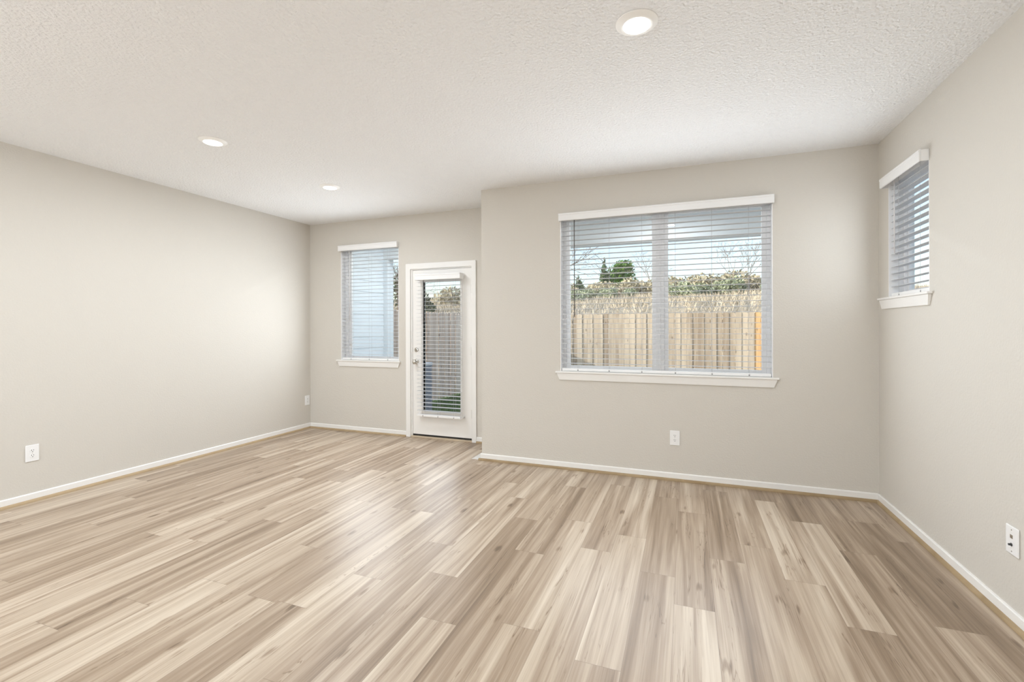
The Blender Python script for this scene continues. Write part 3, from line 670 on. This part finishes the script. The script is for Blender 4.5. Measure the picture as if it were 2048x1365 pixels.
# dry straw-coloured grass on the slope
mb = MB()
for _ in range(26000):
    y = 13.4 + 31 * rn.random() ** 1.3; x = -3 + (rn.random() - 0.55) * (10 + y * 1.1)
    blade(x, y, rn.uniform(0.12, 0.34) * (0.6 + y / 45), 0.022 * (0.4 + y / 30), 0.2)
tag(mb.build('dry_grass', 'straw'), 'dry straw-coloured grass covering the slope behind the back fence', 'grass', kind='stuff')

# ------------------------------------------------------------------ trees and shrubs on the slope
def leaf_cloud(blobs, count, size, rn, flat=1.0):
    """blobs: (x, y, z, rx, rz) lobes; leaves lie mostly near the lobe surfaces"""
    mb = MB(); tot = sum(b[3] * b[3] for b in blobs)
    for (bx, by, bz, rx, rz) in blobs:
        for _ in range(int(count * rx * rx / tot)):
            u = Vector((rn.gauss(0, 1), rn.gauss(0, 1), rn.gauss(0, 1))).normalized(); q = rn.random() ** 0.45
            p = Vector((bx + u.x * rx * q, by + u.y * rx * q, bz + u.z * rz * q))
            a = Vector((rn.gauss(0, 1), rn.gauss(0, 1), rn.gauss(0, 1) * flat)).normalized(); b = a.orthogonal().normalized(); c = a.cross(b)
            s = size * rn.uniform(0.6, 1.4)
            mb.quad(p - b * s, p - c * s * 0.55, p + b * s, p + c * s * 0.55)
    return mb
def branches(mb, p, d, L, r, depth, rn, spread=0.55, up=0.15):
    q = p + d * L
    mb.cyl(p, q, r, r * 0.68, 5 if r > 0.03 else 3)
    if depth == 0: return
    for _ in range(rn.choice((2, 3, 3))):
        nd = (d + Vector((rn.gauss(0, spread), rn.gauss(0, spread), rn.gauss(0, spread * 0.6) + up))).normalized()
        branches(mb, p.lerp(q, rn.uniform(0.6, 1.0)), nd, L * rn.uniform(0.62, 0.85), r * 0.62, depth - 1, rn, spread, up)
def tree(name, x, y, label, cat, blobs, count, size, mat, trunk_h, trunk_r, group=None, seed=1):
    z = gz(x, y); r = empty(name, (x, y, z)); tag(r, label, cat, group); rn = random.Random(seed)
    leaf_cloud(blobs, count, size, rn).build('foliage', mat, r)
    mb = MB(); mb.cyl((0, 0, -0.3), (0, 0, trunk_h), trunk_r, trunk_r * 0.5, 8)
    for k in range(6):
        a = rn.uniform(0, 2 * PI); h0 = trunk_h * rn.uniform(0.4, 0.9)
        mb.cyl((0, 0, h0), (math.cos(a) * trunk_h * 0.3, math.sin(a) * trunk_h * 0.3, h0 + trunk_h * 0.25), trunk_r * 0.4, trunk_r * 0.15, 5)
    mb.build('trunk', 'bark', r); return r
def bare(name, x, y, label, h, r0, depth, mat, seed, lean=(0, 0), up=0.15, spread=0.5, group=None):
    z = gz(x, y); r = empty(name, (x, y, z)); tag(r, label, 'tree', group); rn = random.Random(seed)
    t = MB(); top = Vector((lean[0] * h * 0.3, lean[1] * h * 0.3, h * 0.3)); t.cyl((0, 0, -0.3), top, r0, r0 * 0.75, 8); t.build('trunk', mat, r)
    b = MB()
    for k in range(4):
        d = Vector((rn.gauss(lean[0], 0.45), rn.gauss(lean[1], 0.45), 1.0)).normalized()
        branches(b, top * rn.uniform(0.75, 1.0), d, h * 0.27, r0 * 0.6, depth, rn, spread, up)
    b.build('branches', mat, r); return r

rb = random.Random(4)
tree('evergreen_tree', -7.3, 55, 'tall dark green bushy tree on the slope, in the left pane of the double window', 'tree',
     [(0, 0, 2.4, 1.55, 1.5), (0.5, 0.2, 3.3, 1.2, 0.9), (-0.6, -0.2, 2.0, 1.3, 1.1), (0.9, 0, 1.9, 1.0, 1.1), (-1.5, 0, 0.8, 0.8, 0.7), (0.3, -0.4, 1.1, 1.1, 0.8)], 2600, 0.17, 'leaf_dark', 2.5, 0.16, seed=2)
tree('conifer_tree', -8.9, 54, 'slender spiky conifer touching the tall dark green bushy tree on the slope', 'tree',
     [(0, 0, 0.5 + 0.45 * k, 0.85 - 0.09 * k, 0.35) for k in range(9)], 1300, 0.15, 'leaf_conifer', 4.2, 0.10, seed=3)
tree('conifer_tree', -9.95, 45, 'short broad conifer on the slope at the left edge of the double window', 'tree',
     [(0, 0, 0.2 + 0.26 * k, 0.95 - 0.12 * k, 0.3) for k in range(8)], 1200, 0.12, 'leaf_conifer', 2.0, 0.09, seed=4)
bare('bare_tree', -8.6, 29, 'leafless tree reaching in from the left edge of the double window', 5.4, 0.06, 5, 'bark_pale', 5, (0.35, 0), 0.05, 0.55)
bare('bare_tree', -3.0, 45, 'thin leafless tree behind the centre post of the double window', 5.0, 0.05, 4, 'bark_pale', 8, (-0.1, 0), 0.1, 0.6)
bare('bare_tree', 3.1, 39.5, 'leafless forked tree on the slope, in the right pane of the double window', 4.4, 0.045, 5, 'bark_pale', 17, (0.1, 0), 0.12, 0.5)
bare('bare_tree', 4.6, 40.5, 'leafless upright tree close to the right frame of the double window', 4.6, 0.045, 5, 'bark_pale', 23, (-0.05, 0), 0.2, 0.45)
bare('bare_tree', -13.4, 19.5, 'leafless bush-like tree behind the side fence, seen through the glazed door', 3.4, 0.06, 5, 'bark', 31, (0.1, 0), 0.1, 0.6)
tree('yard_shrub', -12.6, 20.2, 'dark spiky shrub behind the side fence, seen through the glazed door', 'shrub',
     [(0, 0, 0.75, 0.65, 0.6), (0.4, 0, 0.5, 0.5, 0.45), (-0.4, 0, 1.0, 0.5, 0.5)], 900, 0.10, 'leaf_yard', 0.8, 0.05, seed=6)
tree('yard_shrub', -14.6, 21.5, 'tall sparse green shrub behind the side fence, left in the glazed door', 'shrub',
     [(0, 0, 1.2, 0.8, 0.9), (0.3, 0, 1.9, 0.5, 0.5)], 700, 0.10, 'leaf_yard', 1.5, 0.05, seed=9)

def shrub(x, y, s, mat, kind_label, group, seed, proto={}):
    if mat not in proto:
        z = gz(x, y); r = empty('hill_shrub', (x, y, z)); rn = random.Random(seed)
        leaf_cloud([(0, 0, 0.45, 0.9, 0.55), (0.7, 0.1, 0.4, 0.6, 0.45), (-0.75, 0, 0.35, 0.6, 0.42), (0.2, 0.3, 0.75, 0.55, 0.4)], 800, 0.10, rn).build('foliage', mat, r)
        mb = MB()
        for k in range(5):
            a = rn.uniform(0, 2 * PI); mb.cyl((0, 0, -0.2), (math.cos(a) * 0.5, math.sin(a) * 0.4, 0.7), 0.025, 0.01, 5)
        mb.build('stems', 'bark_pale', r); proto[mat] = r
    else:
        r = copy_tree(proto[mat]); r.location = (x, y, gz(x, y))
    r.scale = (s, s, s * rb.uniform(0.85, 1.15)); r.rotation_euler = (0, 0, rb.uniform(0, 6.28)); tag(r, kind_label, 'shrub', group)
    return r
GL = 'grey-green shrub in the loose hedge along the dry slope behind the back fence'
TL = 'straw-coloured leafless shrub among the grey-green ones on the dry slope'
for i, (x, y, s) in enumerate([(-8.6, 38, 0.9), (-7.3, 37, 1.0), (-6.2, 39, 0.8), (-5.5, 36, 0.7), (-1.0, 39, 1.0), (0.1, 38, 1.15), (1.0, 39.5, 1.05), (2.3, 41, 1.2), (6.0, 39, 1.0), (-12, 40, 1.1), (8.3, 39, 1.2), (-14.5, 33, 1.2), (-8.0, 34, 0.8), (3.3, 40, 1.2), (-4.4, 40, 0.8)]):
    shrub(x, y, s, 'leaf_sage', GL, 'grey-green shrubs on the slope', 40 + i)
for i, (x, y, s) in enumerate([(-9.6, 41, 1.0), (-8.0, 43, 1.1), (-6.4, 43, 1.2), (-4.6, 42, 1.2), (-3.3, 43, 1.3), (-2.2, 42, 1.2), (1.6, 43, 1.3), (3.6, 42, 1.3), (4.9, 43, 1.4), (7.0, 43, 1.2), (-11.5, 42, 1.2), (9.5, 42, 1.3), (-16.5, 31, 1.2), (-12.6, 27, 1.0), (-1.0, 45, 1.6), (0.6, 46, 1.6), (2.4, 46, 1.7), (4.2, 47, 1.8), (6.0, 47, 1.7), (-5.2, 47, 1.5), (-4.0, 48, 1.6), (-10.5, 47, 1.4), (-8.6, 47, 1.3)]):
    shrub(x, y, s, 'leaf_tan', TL, 'straw-coloured shrubs on the slope', 60 + i)
